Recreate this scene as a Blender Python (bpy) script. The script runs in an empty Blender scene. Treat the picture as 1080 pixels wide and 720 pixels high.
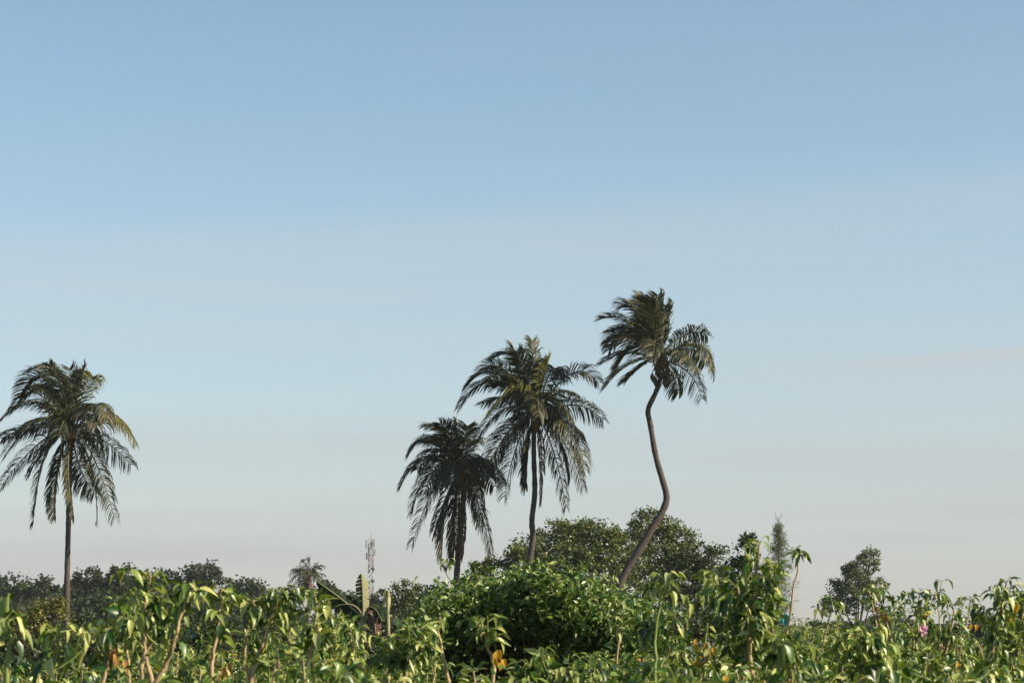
import bpy, math, random
import numpy as np
from mathutils import Vector
rnd = random.Random(7)
nr = np.random.default_rng(11)
R = math.radians
scene = bpy.context.scene
C = scene.collection

# ------------------------------------------------------------------ camera
CAM = np.array([0.0, 0.0, 1.7])
LENS = 85.0
F = LENS / 36.0 * 1080.0
HORIZON = 690.0
TILT = math.atan((HORIZON - 360.0) / F)
cam = bpy.data.cameras.new('camera')
cam.lens = LENS; cam.sensor_width = 36.0
cam.clip_start = 0.1; cam.clip_end = 8000
cam.dof.use_dof = True; cam.dof.focus_distance = 130.0; cam.dof.aperture_fstop = 10.0
co = bpy.data.objects.new('camera', cam); C.objects.link(co)
co.location = CAM; co.rotation_euler = (R(90) + TILT, 0, 0)
scene.camera = co

# ------------------------------------------------------------------ light
SUN_EL = R(33.0)
SUN_AZ = R(106.0)                      # clockwise from +Y (the view direction)
sd = Vector((math.sin(SUN_AZ) * math.cos(SUN_EL), math.cos(SUN_AZ) * math.cos(SUN_EL), math.sin(SUN_EL)))
world = bpy.data.worlds.new('World'); scene.world = world
world.use_nodes = True
nt = world.node_tree; nt.nodes.clear()
N = nt.nodes.new; L = nt.links.new
sky = N('ShaderNodeTexSky'); sky.sky_type = 'NISHITA'; sky.sun_disc = False
sky.sun_elevation = SUN_EL; sky.sun_rotation = SUN_AZ
sky.altitude = 0; sky.air_density = 1.0; sky.dust_density = .7; sky.ozone_density = 1.6
# thin level veils of high cloud and paler air low down, part of the sky
def math_node(op, a, b=None, c=None, clamp=False):
    n = N('ShaderNodeMath'); n.operation = op; n.use_clamp = clamp
    for k, x in enumerate((a, b, c)):
        if x is None: continue
        if isinstance(x, (int, float)): n.inputs[k].default_value = x
        else: L(x, n.inputs[k])
    return n.outputs[0]
tc = N('ShaderNodeTexCoord')
mp = N('ShaderNodeMapping'); mp.inputs['Scale'].default_value = (1.3, 1.3, 22.0); mp.inputs['Rotation'].default_value = (0, R(1.5), 0)
L(tc.outputs['Generated'], mp.inputs[0])
nz = N('ShaderNodeTexNoise'); nz.inputs['Scale'].default_value = 1.5; nz.inputs['Detail'].default_value = 5; nz.inputs['Roughness'].default_value = .45
L(mp.outputs[0], nz.inputs['Vector'])
sep = N('ShaderNodeSeparateXYZ'); L(tc.outputs['Generated'], sep.inputs[0])
cr = N('ShaderNodeValToRGB'); cr.color_ramp.elements[0].position = .40; cr.color_ramp.elements[1].position = .72
L(nz.outputs['Fac'], cr.inputs[0])
band = N('ShaderNodeValToRGB'); be = band.color_ramp.elements
be[0].position = 0; be[0].color = (.97,) * 3 + (1,); be[1].position = 1; be[1].color = (.1,) * 3 + (1,)
for p_, v_ in ((.035, .95), (.075, .80), (.108, .58), (.128, .44), (.150, .55), (.176, .50), (.188, .20), (.23, .08), (.3, .04)):
    e_ = be.new(p_); e_.color = (v_, v_, v_, 1)
tilted = math_node('MULTIPLY_ADD', sep.outputs[0], -.055, sep.outputs[2]); tilted = math_node('ADD', tilted, math_node('MULTIPLY_ADD', nz.outputs['Fac'], .016, -.008)); L(tilted, band.inputs[0])
amt = math_node('MULTIPLY', math_node('MULTIPLY_ADD', cr.outputs[0], .55, .5), band.outputs[0], clamp=True)
# one thin streak low on the right
st1 = math_node('ABSOLUTE', math_node('ADD', tilted, -.1125)); st1 = math_node('MULTIPLY_ADD', st1, -420.0, 1.0, True)
st2 = math_node('MULTIPLY_ADD', sep.outputs[0], 14.0, -1.6, True)
streak = math_node('MULTIPLY', math_node('MULTIPLY', st1, st2), .35)
amt = math_node('ADD', amt, streak, clamp=True)
vc = N('ShaderNodeMapRange'); vc.inputs['From Min'].default_value = .03; vc.inputs['From Max'].default_value = .15
L(sep.outputs[2], vc.inputs['Value'])
veil = N('ShaderNodeMixRGB'); veil.inputs['Color1'].default_value = (3.42, 3.36, 3.56, 1); veil.inputs['Color2'].default_value = (4.05, 4.25, 4.35, 1)
L(vc.outputs[0], veil.inputs[0])
mx = N('ShaderNodeMixRGB'); L(veil.outputs[0], mx.inputs['Color2'])
L(amt, mx.inputs[0]); L(sky.outputs[0], mx.inputs['Color1'])
hs = N('ShaderNodeHueSaturation'); hs.inputs['Saturation'].default_value = 0.98; hs.inputs['Hue'].default_value = .488
L(mx.outputs[0], hs.inputs['Color'])
bg = N('ShaderNodeBackground'); bg.inputs['Strength'].default_value = 0.073
L(hs.outputs[0], bg.inputs['Color'])
ow = N('ShaderNodeOutputWorld'); L(bg.outputs[0], ow.inputs['Surface'])

sun = bpy.data.lights.new('sun', 'SUN'); sun.energy = 5.0; sun.angle = R(0.5); sun.color = (1.0, .88, .65)
so = bpy.data.objects.new('sun', sun); C.objects.link(so)
so.rotation_euler = sd.to_track_quat('Z', 'Y').to_euler(); so.location = (60, -20, 60)

vs = scene.view_settings
scene.display_settings.display_device = 'sRGB'
vs.view_transform = 'Standard'; vs.look = 'None'; vs.gamma = 1; vs.use_curve_mapping = False
vs.exposure = 1.0

# ------------------------------------------------------------------ helpers
def at(px, py, D):
    """world point seen at photo pixel (px,py) in the plane Y=D"""
    x = (px - 540.0) / F; y = -(py - 360.0) / F
    fw = np.array([0, math.cos(TILT), math.sin(TILT)]); up = np.array([0, -math.sin(TILT), math.cos(TILT)])
    d = fw + np.array([1.0, 0, 0]) * x + up * y
    return CAM + d * (D / d[1])

def norm(v):
    v = np.asarray(v, float); n = np.linalg.norm(v, axis=-1, keepdims=True); return v / np.maximum(n, 1e-9)

class Geo:
    def __init__(s): s.V = []; s.Lp = []; s.T = []; s.M = []; s.n = 0
    def add(s, verts, faces, mat=0):
        verts = np.asarray(verts, float).reshape(-1, 3)
        s.V.append(verts)
        for f in faces: s.Lp.append(np.asarray(f) + s.n); s.T.append(np.array([len(f)])); s.M.append(np.array([mat]))
        s.n += len(verts)
    def inst(s, tv, tf, pos, Rm, sc, mat=0):
        """tv (k,3), tf (m,4) quads; pos (N,3), Rm (N,3,3) columns = x,y,z axes, sc (N,) or (N,3)"""
        tv = np.asarray(tv, float); tf = np.asarray(tf); Nn = len(pos)
        if Nn == 0: return
        sc = np.asarray(sc, float)
        if sc.ndim == 1: sc = np.repeat(sc[:, None], 3, 1)
        loc = tv[None] * sc[:, None, :]
        v = np.einsum('nij,nkj->nki', Rm, loc) + np.asarray(pos)[:, None, :]
        k = len(tv)
        s.V.append(v.reshape(-1, 3))
        idx = (tf[None] + (np.arange(Nn) * k)[:, None, None]) + s.n
        s.Lp.append(idx.reshape(-1)); s.T.append(np.full(Nn * len(tf), tf.shape[1]))
        m = np.asarray(mat)
        s.M.append(np.full(Nn * len(tf), int(m)) if m.ndim == 0 else np.repeat(m, len(tf)))
        s.n += Nn * k
    def tube(s, pts, rad, sides=7, mat=0, cap=True):
        pts = np.asarray(pts, float); n = len(pts)
        rad = np.broadcast_to(np.asarray(rad, float), (n,))
        tan = norm(np.gradient(pts, axis=0))
        ref = np.array([0.0, 1.0, 0.0]) if abs(tan[0][1]) < .8 else np.array([1.0, 0, 0])
        rings = []
        for i in range(n):
            a = norm(np.cross(tan[i], ref)); b = np.cross(tan[i], a); ref = norm(np.cross(a, tan[i])) if i >= 0 else ref
            th = np.arange(sides) * 2 * math.pi / sides
            rings.append(pts[i] + rad[i] * (np.cos(th)[:, None] * a + np.sin(th)[:, None] * b))
        v = np.concatenate(rings)
        f = []
        for i in range(n - 1):
            for j in range(sides):
                f.append((i * sides + j, i * sides + (j + 1) % sides, (i + 1) * sides + (j + 1) % sides, (i + 1) * sides + j))
        f = np.array(f)
        s.V.append(v); s.Lp.append((f + s.n).reshape(-1)); s.T.append(np.full(len(f), 4)); s.M.append(np.full(len(f), mat))
        if cap:
            for ring in (list(range(sides))[::-1], [(n - 1) * sides + j for j in range(sides)]):
                s.Lp.append(np.array(ring) + s.n); s.T.append(np.array([sides])); s.M.append(np.array([mat]))
        s.n += len(v)
    def box(s, lo, hi, mat=0):
        x0, y0, z0 = lo; x1, y1, z1 = hi
        v = [(x0, y0, z0), (x1, y0, z0), (x1, y1, z0), (x0, y1, z0), (x0, y0, z1), (x1, y0, z1), (x1, y1, z1), (x0, y1, z1)]
        s.add(v, [(0, 3, 2, 1), (4, 5, 6, 7), (0, 1, 5, 4), (1, 2, 6, 5), (2, 3, 7, 6), (3, 0, 4, 7)], mat)
    def build(s, name, mats, parent=None, smooth=True):
        me = bpy.data.meshes.new(name)
        off = np.zeros(3)
        if parent is not None and 'origin' in parent: off = np.array(parent['origin'])
        V = np.concatenate(s.V) - off; Lp = np.concatenate(s.Lp).astype(np.int32); T = np.concatenate(s.T).astype(np.int32); M = np.concatenate(s.M).astype(np.int32)
        me.vertices.add(len(V)); me.vertices.foreach_set('co', V.astype(np.float32).ravel())
        me.loops.add(len(Lp)); me.loops.foreach_set('vertex_index', Lp)
        me.polygons.add(len(T)); st = np.concatenate([[0], np.cumsum(T)[:-1]]).astype(np.int32)
        me.polygons.foreach_set('loop_start', st); me.polygons.foreach_set('loop_total', T)
        me.polygons.foreach_set('material_index', M)
        me.polygons.foreach_set('use_smooth', np.full(len(T), smooth))
        if not isinstance(mats, (list, tuple)): mats = [mats]
        for m in mats: me.materials.append(m)
        me.update(); me.validate()
        o = bpy.data.objects.new(name, me); C.objects.link(o)
        if parent is not None: o.parent = parent
        return o

def tag(o, label=None, cat=None, group=None, kind=None):
    if label: o['label'] = label
    if cat: o['category'] = cat
    if group: o['group'] = group
    if kind: o['kind'] = kind
    return o

def thing(name, loc, label, cat, group=None):
    o = bpy.data.objects.new(name, None); C.objects.link(o)
    o.location = tuple(float(a) for a in loc); o.empty_display_size = .3
    o['origin'] = [float(a) for a in loc]
    return tag(o, label, cat, group)

# ------------------------------------------------------------------ materials
def new_mat(name):
    m = bpy.data.materials.new(name); m.use_nodes = True; m.node_tree.nodes.clear(); return m, m.node_tree.nodes.new, m.node_tree.links.new

def leaf_mat(name, cols, rough=.5, trans=.3, spec=.35, patch=1.0, trcol=(.35, .45, .05)):
    m, N, L = new_mat(name)
    g = N('ShaderNodeNewGeometry'); r = N('ShaderNodeValToRGB')
    e = r.color_ramp.elements
    n = len(cols)
    while len(e) < n: e.new(.5)
    for i, c in enumerate(cols): e[i].position = i / (n - 1); e[i].color = (*c, 1)
    tcn = N('ShaderNodeTexCoord'); nz = N('ShaderNodeTexNoise'); nz.inputs['Scale'].default_value = patch; nz.inputs['Detail'].default_value = 2
    L(tcn.outputs['Object'], nz.inputs['Vector'])
    ma = N('ShaderNodeMath'); ma.operation = 'MULTIPLY_ADD'; ma.inputs[1].default_value = .9; ma.inputs[2].default_value = -.45
    L(nz.outputs['Fac'], ma.inputs[0])
    ad = N('ShaderNodeMath'); ad.operation = 'ADD'; ad.use_clamp = True
    L(g.outputs['Random Per Island'], ad.inputs[0]); L(ma.outputs[0], ad.inputs[1])
    L(ad.outputs[0], r.inputs[0])
    p = N('ShaderNodeBsdfPrincipled'); p.inputs['Roughness'].default_value = rough
    p.inputs['Specular IOR Level'].default_value = spec
    L(r.outputs[0], p.inputs['Base Color'])
    t = N('ShaderNodeBsdfTranslucent')
    mc = N('ShaderNodeMixRGB'); mc.inputs[0].default_value = .45; mc.inputs['Color2'].default_value = (*trcol, 1)
    L(r.outputs[0], mc.inputs['Color1']); L(mc.outputs[0], t.inputs['Color'])
    ms = N('ShaderNodeMixShader'); ms.inputs[0].default_value = trans
    L(p.outputs[0], ms.inputs[1]); L(t.outputs[0], ms.inputs[2])
    o = N('ShaderNodeOutputMaterial'); L(ms.outputs[0], o.inputs[0])
    return m

def rough_mat(name, c1, c2, scale=6, rough=.85, bump=.3, zs=1.0, metal=0, ring=0):
    m, N, L = new_mat(name)
    tcn = N('ShaderNodeTexCoord'); mp = N('ShaderNodeMapping'); mp.inputs['Scale'].default_value = (1, 1, zs)
    L(tcn.outputs['Object'], mp.inputs[0])
    nz = N('ShaderNodeTexNoise'); nz.inputs['Scale'].default_value = scale; nz.inputs['Detail'].default_value = 6; nz.inputs['Roughness'].default_value = .65
    L(mp.outputs[0], nz.inputs['Vector'])
    r = N('ShaderNodeValToRGB'); r.color_ramp.elements[0].position = .32; r.color_ramp.elements[1].position = .68
    r.color_ramp.elements[0].color = (*c1, 1); r.color_ramp.elements[1].color = (*c2, 1)
    L(nz.outputs['Fac'], r.inputs[0])
    p = N('ShaderNodeBsdfPrincipled'); p.inputs['Roughness'].default_value = rough; p.inputs['Metallic'].default_value = metal
    p.inputs['Specular IOR Level'].default_value = .25
    L(r.outputs[0], p.inputs['Base Color'])
    hgt = nz.outputs['Fac']
    if ring:
        w = N('ShaderNodeTexWave'); w.wave_type = 'BANDS'; w.bands_direction = 'Z'; w.inputs['Scale'].default_value = ring
        w.inputs['Distortion'].default_value = 1.5; w.inputs['Detail'].default_value = 2
        L(tcn.outputs['Object'], w.inputs['Vector'])
        ad = N('ShaderNodeMath'); ad.operation = 'ADD'; L(w.outputs['Fac'], ad.inputs[0]); L(nz.outputs['Fac'], ad.inputs[1]); hgt = ad.outputs[0]
    b = N('ShaderNodeBump'); b.inputs['Strength'].default_value = bump; b.inputs['Distance'].default_value = .06
    L(hgt, b.inputs['Height']); L(b.outputs[0], p.inputs['Normal'])
    o = N('ShaderNodeOutputMaterial'); L(p.outputs[0], o.inputs[0])
    return m

M_palm = leaf_mat('palm_leaflets', [(.005, .009, .005), (.010, .016, .008), (.024, .029, .012), (.10, .08, .035)], rough=.5, trans=.08, spec=.28, patch=.35)  # last, lighter step is a highlight put into the leaflet colour
M_palm_rib = rough_mat('palm_rachis', (.045, .045, .012), (.13, .11, .03), 3, .5, .1)
M_palm_yellow = leaf_mat('palm_yellow_leaflets', [(.035, .038, .012), (.08, .08, .018), (.16, .14, .04)], rough=.5, trans=.2, spec=.3)  # yellower leaflet colour for a few chosen fronds
M_palm_dead = leaf_mat('palm_dead_leaflets', [(.05, .03, .018), (.11, .065, .035), (.17, .11, .06)], rough=.7, trans=.1, spec=.2, trcol=(.3, .18, .06))
M_trunk = rough_mat('palm_bark', (.024, .018, .017), (.12, .095, .085), 5, .9, 1.0, 4.0, ring=0)
M_nut = rough_mat('coconut_husk', (.02, .02, .01), (.07, .06, .025), 4, .5, .1)
M_fibre = rough_mat('crown_fibre', (.06, .035, .015), (.17, .10, .04), 8, .9, .5)
M_bark = rough_mat('bark', (.03, .024, .02), (.09, .072, .055), 5, .9, .6, .4)
M_tree = leaf_mat('tree_leaves', [(.010, .022, .005), (.030, .052, .010), (.072, .098, .020), (.15, .155, .035)], .5, .12, .35, .22)
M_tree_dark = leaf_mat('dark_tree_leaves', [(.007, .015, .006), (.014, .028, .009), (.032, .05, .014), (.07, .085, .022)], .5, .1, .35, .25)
M_conifer = leaf_mat('feathery_needles', [(.035, .050, .026), (.075, .092, .044), (.14, .15, .07)], .6, .2, .25, .4)
M_far = leaf_mat('far_tree_leaves', [(.006, .013, .007), (.013, .023, .010), (.026, .04, .015), (.05, .06, .02)], .6, .15, .25, .12)
M_yellowbush = leaf_mat('bush_leaves', [(.03, .05, .012), (.07, .085, .02), (.14, .12, .03), (.2, .15, .04)], .5, .25, .3, .7)
M_vine = leaf_mat('vine_leaves', [(.008, .030, .005), (.022, .064, .007), (.055, .115, .013), (.17, .23, .05)], .38, .18, .5, .8, trcol=(.30, .46, .04))
M_cane_leaf = leaf_mat('cane_leaves', [(.006, .026, .004), (.016, .055, .005), (.052, .110, .010), (.15, .20, .03), (.42, .42, .14)], .40, .20, .5, 1.2, trcol=(.34, .48, .05))  # palest step paints in the sheen of sunlit leaves
M_pale_leaf = leaf_mat('wilted_and_sunlit_leaves', [(.12, .17, .04), (.24, .28, .09), (.38, .40, .18)], .5, .35, .35, 1.5)  # wilted leaves, and pale leaves standing in for sunlit highlights
M_yellow_leaf = leaf_mat('yellowed_leaves', [(.30, .24, .03), (.50, .30, .03), (.38, .15, .03)], .5, .35, .3, 2.0, trcol=(.8, .45, .02))
M_dry_leaf = leaf_mat('dry_leaves', [(.14, .08, .03), (.30, .17, .06), (.42, .20, .04)], .7, .25, .2, 2.0, trcol=(.5, .25, .06))
M_cane = rough_mat('cane_stem', (.20, .14, .075), (.42, .31, .18), 9, .7, .3, .3)
M_cane_green = rough_mat('green_cane_stem', (.10, .15, .03), (.24, .26, .08), 7, .6, .2, .3)
M_pink = leaf_mat('pink_petals', [(.55, .25, .38), (.7, .4, .55)], .6, .3, .2, 2, trcol=(.8, .4, .6))
M_banana = leaf_mat('banana_blade', [(.012, .022, .009), (.02, .035, .012)], .75, .08, .15, .5)
M_banana_light = leaf_mat('banana_blade_pale_sunlit', [(.28, .26, .13), (.34, .31, .17)], .5, .3, .3, .5, trcol=(.7, .6, .2))  # pale rolled leaf, and the sunlit half painted on the upright leaf
M_banana_dead = leaf_mat('banana_blade_dead', [(.09, .05, .045), (.14, .08, .07)], .8, .1, .1, .5, trcol=(.3, .15, .1))
M_banana_stem = rough_mat('banana_stem', (.10, .10, .05), (.25, .22, .12), 5, .6, .3, .3)
M_steel_red = rough_mat('red_painted_steel', (.16, .11, .105), (.24, .17, .16), 2, .6, .05)
M_steel_white = rough_mat('white_painted_steel', (.22, .22, .23), (.38, .38, .38), 2, .6, .05)
M_steel_grey = rough_mat('antenna_grey', (.07, .07, .08), (.15, .15, .16), 2, .6, .05)
M_tin = rough_mat('dark_sheet', (.012, .013, .022), (.03, .03, .045), 2, .7, .1)
M_stake = rough_mat('pink_paint', (.50, .24, .24), (.70, .42, .40), 6, .7, .2)
M_teal = rough_mat('teal_plastic', (.05, .25, .25), (.12, .42, .38), 6, .5, .2)

# ------------------------------------------------------------------ ground
def ground_mat():
    m, N, L = new_mat('grassland')
    tcn = N('ShaderNodeTexCoord')
    a = N('ShaderNodeTexNoise'); a.inputs['Scale'].default_value = .05; a.inputs['Detail'].default_value = 5
    b = N('ShaderNodeTexNoise'); b.inputs['Scale'].default_value = 3.0; b.inputs['Detail'].default_value = 8; b.inputs['Roughness'].default_value = .75
    L(tcn.outputs['Object'], a.inputs['Vector']); L(tcn.outputs['Object'], b.inputs['Vector'])
    mul = N('ShaderNodeMath'); mul.operation = 'MULTIPLY'; L(a.outputs['Fac'], mul.inputs[0]); L(b.outputs['Fac'], mul.inputs[1])
    r = N('ShaderNodeValToRGB'); e = r.color_ramp.elements
    e[0].position = .12; e[0].color = (.022, .030, .010, 1); e[1].position = .42; e[1].color = (.10, .10, .04, 1)
    k = e.new(.25); k.color = (.045, .065, .018, 1)
    L(mul.outputs[0], r.inputs[0])
    p = N('ShaderNodeBsdfPrincipled'); p.inputs['Roughness'].default_value = .95; p.inputs['Specular IOR Level'].default_value = .1
    L(r.outputs[0], p.inputs['Base Color'])
    bu = N('ShaderNodeBump'); bu.inputs['Strength'].default_value = .8; bu.inputs['Distance'].default_value = .15
    L(b.outputs['Fac'], bu.inputs['Height']); L(bu.outputs[0], p.inputs['Normal'])
    o = N('ShaderNodeOutputMaterial'); L(p.outputs[0], o.inputs[0])
    return m
g = Geo()
n = 60
gx = np.sign(np.linspace(-1, 1, n)) * np.abs(np.linspace(-1, 1, n)) ** 2 * 3500
gy = np.linspace(0, 1, n) ** 2 * 5000 - 400
X, Y = np.meshgrid(gx, gy)
Z = .05 * np.sin(X * .13 + 1) * np.cos(Y * .11)
v = np.stack([X, Y, Z], -1).reshape(-1, 3)
f = [(j * n + i, j * n + i + 1, (j + 1) * n + i + 1, (j + 1) * n + i) for j in range(n - 1) for i in range(n - 1)]
g.add(v, f)
tag(g.build('ground', ground_mat()), kind='structure')

# ------------------------------------------------------------------ foliage templates
# a soft folded blade: y = along the leaf, x = across, z = up
def blade_template(k=4, fold=.18, curl=.25, prof=None):
    prof = prof or [0.0, .42, .5, .33, 0.02]
    v = []; n = len(prof)
    for i, w in enumerate(prof):
        t = i / (n - 1); z = -curl * t * t
        v += [(-w * .5, t, z + fold * w), (0, t, z), (w * .5, t, z + fold * w)]
    f = []
    for i in range(n - 1):
        a = i * 3
        f += [(a, a + 1, a + 4, a + 3), (a + 1, a + 2, a + 5, a + 4)]
    return np.array(v), np.array(f)
T_cane = blade_template(prof=[.30, .50, .40, .22, .01], fold=.28, curl=.35)
T_vine = blade_template(prof=[.10, .50, .46, .02], fold=.2, curl=.2)
T_small = (np.array([(-.32, 0, .06), (0, -.5, -.02), (.32, 0, .06), (0, .5, -.05)], float), np.array([(0, 1, 2, 3)]))

def frame(axis, nrm):
    """rotation matrices whose y column = axis and z column close to nrm"""
    y = norm(axis); x = norm(np.cross(y, nrm)); z = np.cross(x, y)
    return np.stack([x, y, z], -1)

def rand_dirs(n):
    return norm(nr.normal(size=(n, 3)))

def smooth_path(pts, n):
    pts = np.asarray(pts, float); m = len(pts)
    t = np.linspace(0, m - 1, n); out = []
    for u in t:
        i = min(int(u), m - 2); k = u - i
        p0 = pts[max(i - 1, 0)]; p1 = pts[i]; p2 = pts[i + 1]; p3 = pts[min(i + 2, m - 1)]
        out.append(.5 * ((2 * p1) + (-p0 + p2) * k + (2 * p0 - 5 * p1 + 4 * p2 - p3) * k * k + (-p0 + 3 * p1 - 3 * p2 + p3) * k ** 3))
    return np.array(out)

# ------------------------------------------------------------------ coconut palms
def hang_roll(tip, crown): return rnd.choice([-1, 1]) * rnd.uniform(.55, 1.2) if tip[1] > crown[1] + 30 else None
def frond_geo(S, Mid, T, lmax=1.0, spacing=.10, wind=(-.18, 0, 0), width=.055, droop=.55, ragged=.10, roll=None):
    S, Mid, T = map(lambda a: np.asarray(a, float), (S, Mid, T))
    ctrl = 2 * Mid - (S + T) / 2
    def B(t): t = np.asarray(t)[..., None]; return (1 - t) ** 2 * S + 2 * t * (1 - t) * ctrl + t * t * T
    def dB(t): t = np.asarray(t)[..., None]; return norm(2 * (1 - t) * (ctrl - S) + 2 * t * (T - ctrl))
    g = Geo()
    ts = np.linspace(0, 1, 14); pts = B(ts)
    length = np.sum(np.linalg.norm(np.diff(pts, axis=0), axis=1))
    g.tube(pts, .055 * (1 - ts) ** .8 + .010, 5, 1)
    n = max(int(length / spacing), 8)
    h = T - S + np.array([1e-3, 2e-3, 0]); h[2] = 0
    side = norm(np.cross(h, (0, 0, 1)))
    roll = rnd.uniform(-.7, .7) if roll is None else roll
    t = np.linspace(.14, .995, n)
    for sgn in (-1, 1):
        tt = np.clip(t + nr.normal(size=n) * .004, .1, 1); keep = nr.random(n) > ragged
        # torn gaps
        tt = tt[keep]; m = len(tt)
        base = B(tt); tan = dB(tt)
        upv = norm(np.cross(tan, np.broadcast_to(side, tan.shape))); upv *= np.where(upv[:, 2:3] < 0, -1, 1)
        sd_ = side * math.cos(roll) * sgn + upv * math.sin(roll) * sgn + upv * .25
        ll = lmax * (np.clip((tt - .08) / .25, .25, 1)) ** .6 * (1 - .5 * np.clip((tt - .55) / .45, 0, 1) ** 1.8) * nr.uniform(.8, 1.1, m)
        fwd = .3 + .6 * tt
        grav = np.array([0, 0, -1.0]); wv = np.array(wind)
        jit = nr.normal(size=(m, 3)) * .09
        d0 = norm(sd_ + tan * fwd[:, None] + grav * droop * .25 + wv * .5 + jit)
        d1 = norm(sd_ * .75 + tan * fwd[:, None] + grav * droop * 1.1 + wv + jit)
        d2 = norm(sd_ * .4 + tan * fwd[:, None] * .8 + grav * droop * 2.3 + wv * 1.3 + jit)
        p0 = base; p1 = p0 + d0 * ll[:, None] * .3; p2 = p1 + d1 * ll[:, None] * .38; p3 = p2 + d2 * ll[:, None] * .32
        wdir = norm(np.cross(d1, upv) + nr.normal(size=(m, 3)) * .35)
        w = width * nr.uniform(.75, 1.2, m)[:, None]
        V = np.stack([p0 - wdir * w * .25, p0 + wdir * w * .25, p1 - wdir * w * .5, p1 + wdir * w * .5,
                      p2 - wdir * w * .42, p2 + wdir * w * .42, p3 - wdir * w * .08, p3 + wdir * w * .08], 1)
        tf = np.array([(0, 1, 3, 2), (2, 3, 5, 4), (4, 5, 7, 6)])
        g.V.append(V.reshape(-1, 3)); g.Lp.append((tf[None] + (np.arange(m) * 8)[:, None, None] + g.n).reshape(-1))
        g.T.append(np.full(m * 3, 4)); g.M.append(np.full(m * 3, 0)); g.n += m * 8
    return g

def palm(label, D, trunk_px, r_px, crown, fronds, scale_px, nuts=(), dead=(), wind=(-.18, 0, 0), extra=4, yel=(), spacing=.05, width=.074, group='tall coconut palms', lmax=1.38):
    """trunk_px: pixel path top->bottom; fronds: (mid, tip, depth offset of the tip in m)"""
    tp = [at(x, y, D) for x, y in trunk_px]
    tp[-1][2] = 0.0
    root = thing('coconut_palm', tp[-1], label, 'palm tree', group)
    path = smooth_path(tp, 60)
    k = len(path); t = np.linspace(0, 1, k)
    rad = (r_px[0] + (r_px[1] - r_px[0]) * t ** 1.2) / 2 / (F / D)
    rad = rad * (1 + .05 * np.sin(np.arange(k) * 2.1) + nr.normal(size=k) * .03) ; rad[-3:] *= np.array([1.15, 1.4, 1.8])
    g = Geo(); g.tube(path[::-1], rad[::-1], 12); g.build('trunk', M_trunk, root)
    c = at(crown[0], crown[1], D)
    # fibrous heart of the crown, where the frond bases clasp the trunk
    g = Geo(); pp = smooth_path([tp[0] + np.array([0, 0, -.7]), c + np.array([0, 0, -.1]), c + np.array([0, 0, .9])], 9)
    g.tube(pp, rad[0] * np.array([1.05, 1.5, 1.9, 2.1, 1.9, 1.5, 1.1, .7, .15]), 9)
    for i in range(26):
        a = rnd.uniform(0, 6.28); d = np.array([math.cos(a), math.sin(a), rnd.uniform(.1, 1.0)])
        s0 = c + np.array([0, 0, rnd.uniform(-.5, .5)]); g.tube([s0, s0 + d * .35, s0 + d * .35 + np.array([d[0] * .25, d[1] * .25, -.1])], [.09, .05, .015], 4)
    g.build('crown_heart', M_fibre, root)
    for fi, (mid, tip, dz) in enumerate(fronds):
        s0 = c + np.array([(tip[0] - crown[0]) / (F / D) * .04, dz * .04, rnd.uniform(-.15, .35)])
        m3 = at(mid[0], mid[1], D + dz * .55); t3 = at(tip[0], tip[1], D + dz)
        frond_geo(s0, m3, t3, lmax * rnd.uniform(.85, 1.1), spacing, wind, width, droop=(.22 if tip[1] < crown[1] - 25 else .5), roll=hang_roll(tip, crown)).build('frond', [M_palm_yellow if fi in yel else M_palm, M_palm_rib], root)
    for i in range(extra):      # fronds towards and away from the viewer
        a = (i / extra) * math.pi + rnd.uniform(-.3, .3); sgn = 1 if i % 2 else -1
        el = rnd.uniform(.1, .9); ln = rnd.uniform(3.0, 3.9)
        h = np.array([math.cos(a) * .45, sgn * abs(math.sin(a)) + .3 * sgn, 0]); h = norm(h)
        m3 = c + h * ln * .5 * math.cos(el) + np.array([0, 0, ln * .5 * math.sin(el)]); t3 = c + h * ln * .95 + np.array([0, 0, ln * (math.sin(el) * .5 - .35)])
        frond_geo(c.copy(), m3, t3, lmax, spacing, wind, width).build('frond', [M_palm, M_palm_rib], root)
    for (mid, tip, dz) in dead:
        o = frond_geo(c + np.array([0, 0, -.3]), at(mid[0], mid[1], D + dz), at(tip[0], tip[1], D + dz), .45 * lmax, spacing * 1.2, (0, 0, 0), width * .9, droop=1.6).build('dead_frond', [M_palm_dead, M_fibre], root)
        o['label'] = 'brown dead frond hanging beside the trunk'
    if nuts:
        for (x, y, s) in nuts:
            p = at(x, y, D - rnd.uniform(-.3, .5)); g = Geo()
            prof = [0.15, .75, 1, .9, .5, .1]
            zz = np.linspace(.5, -.5, 6) * s * 1.9
            g.tube([p + np.array([0, 0, z]) for z in zz], np.array(prof) * s * .45, 8)
            g.tube([c, (c + p) / 2 + np.array([0, 0, .15]), p + np.array([0, 0, s * .9])], .025, 4)
            g.build('coconut', M_nut, root)
    return root

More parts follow.
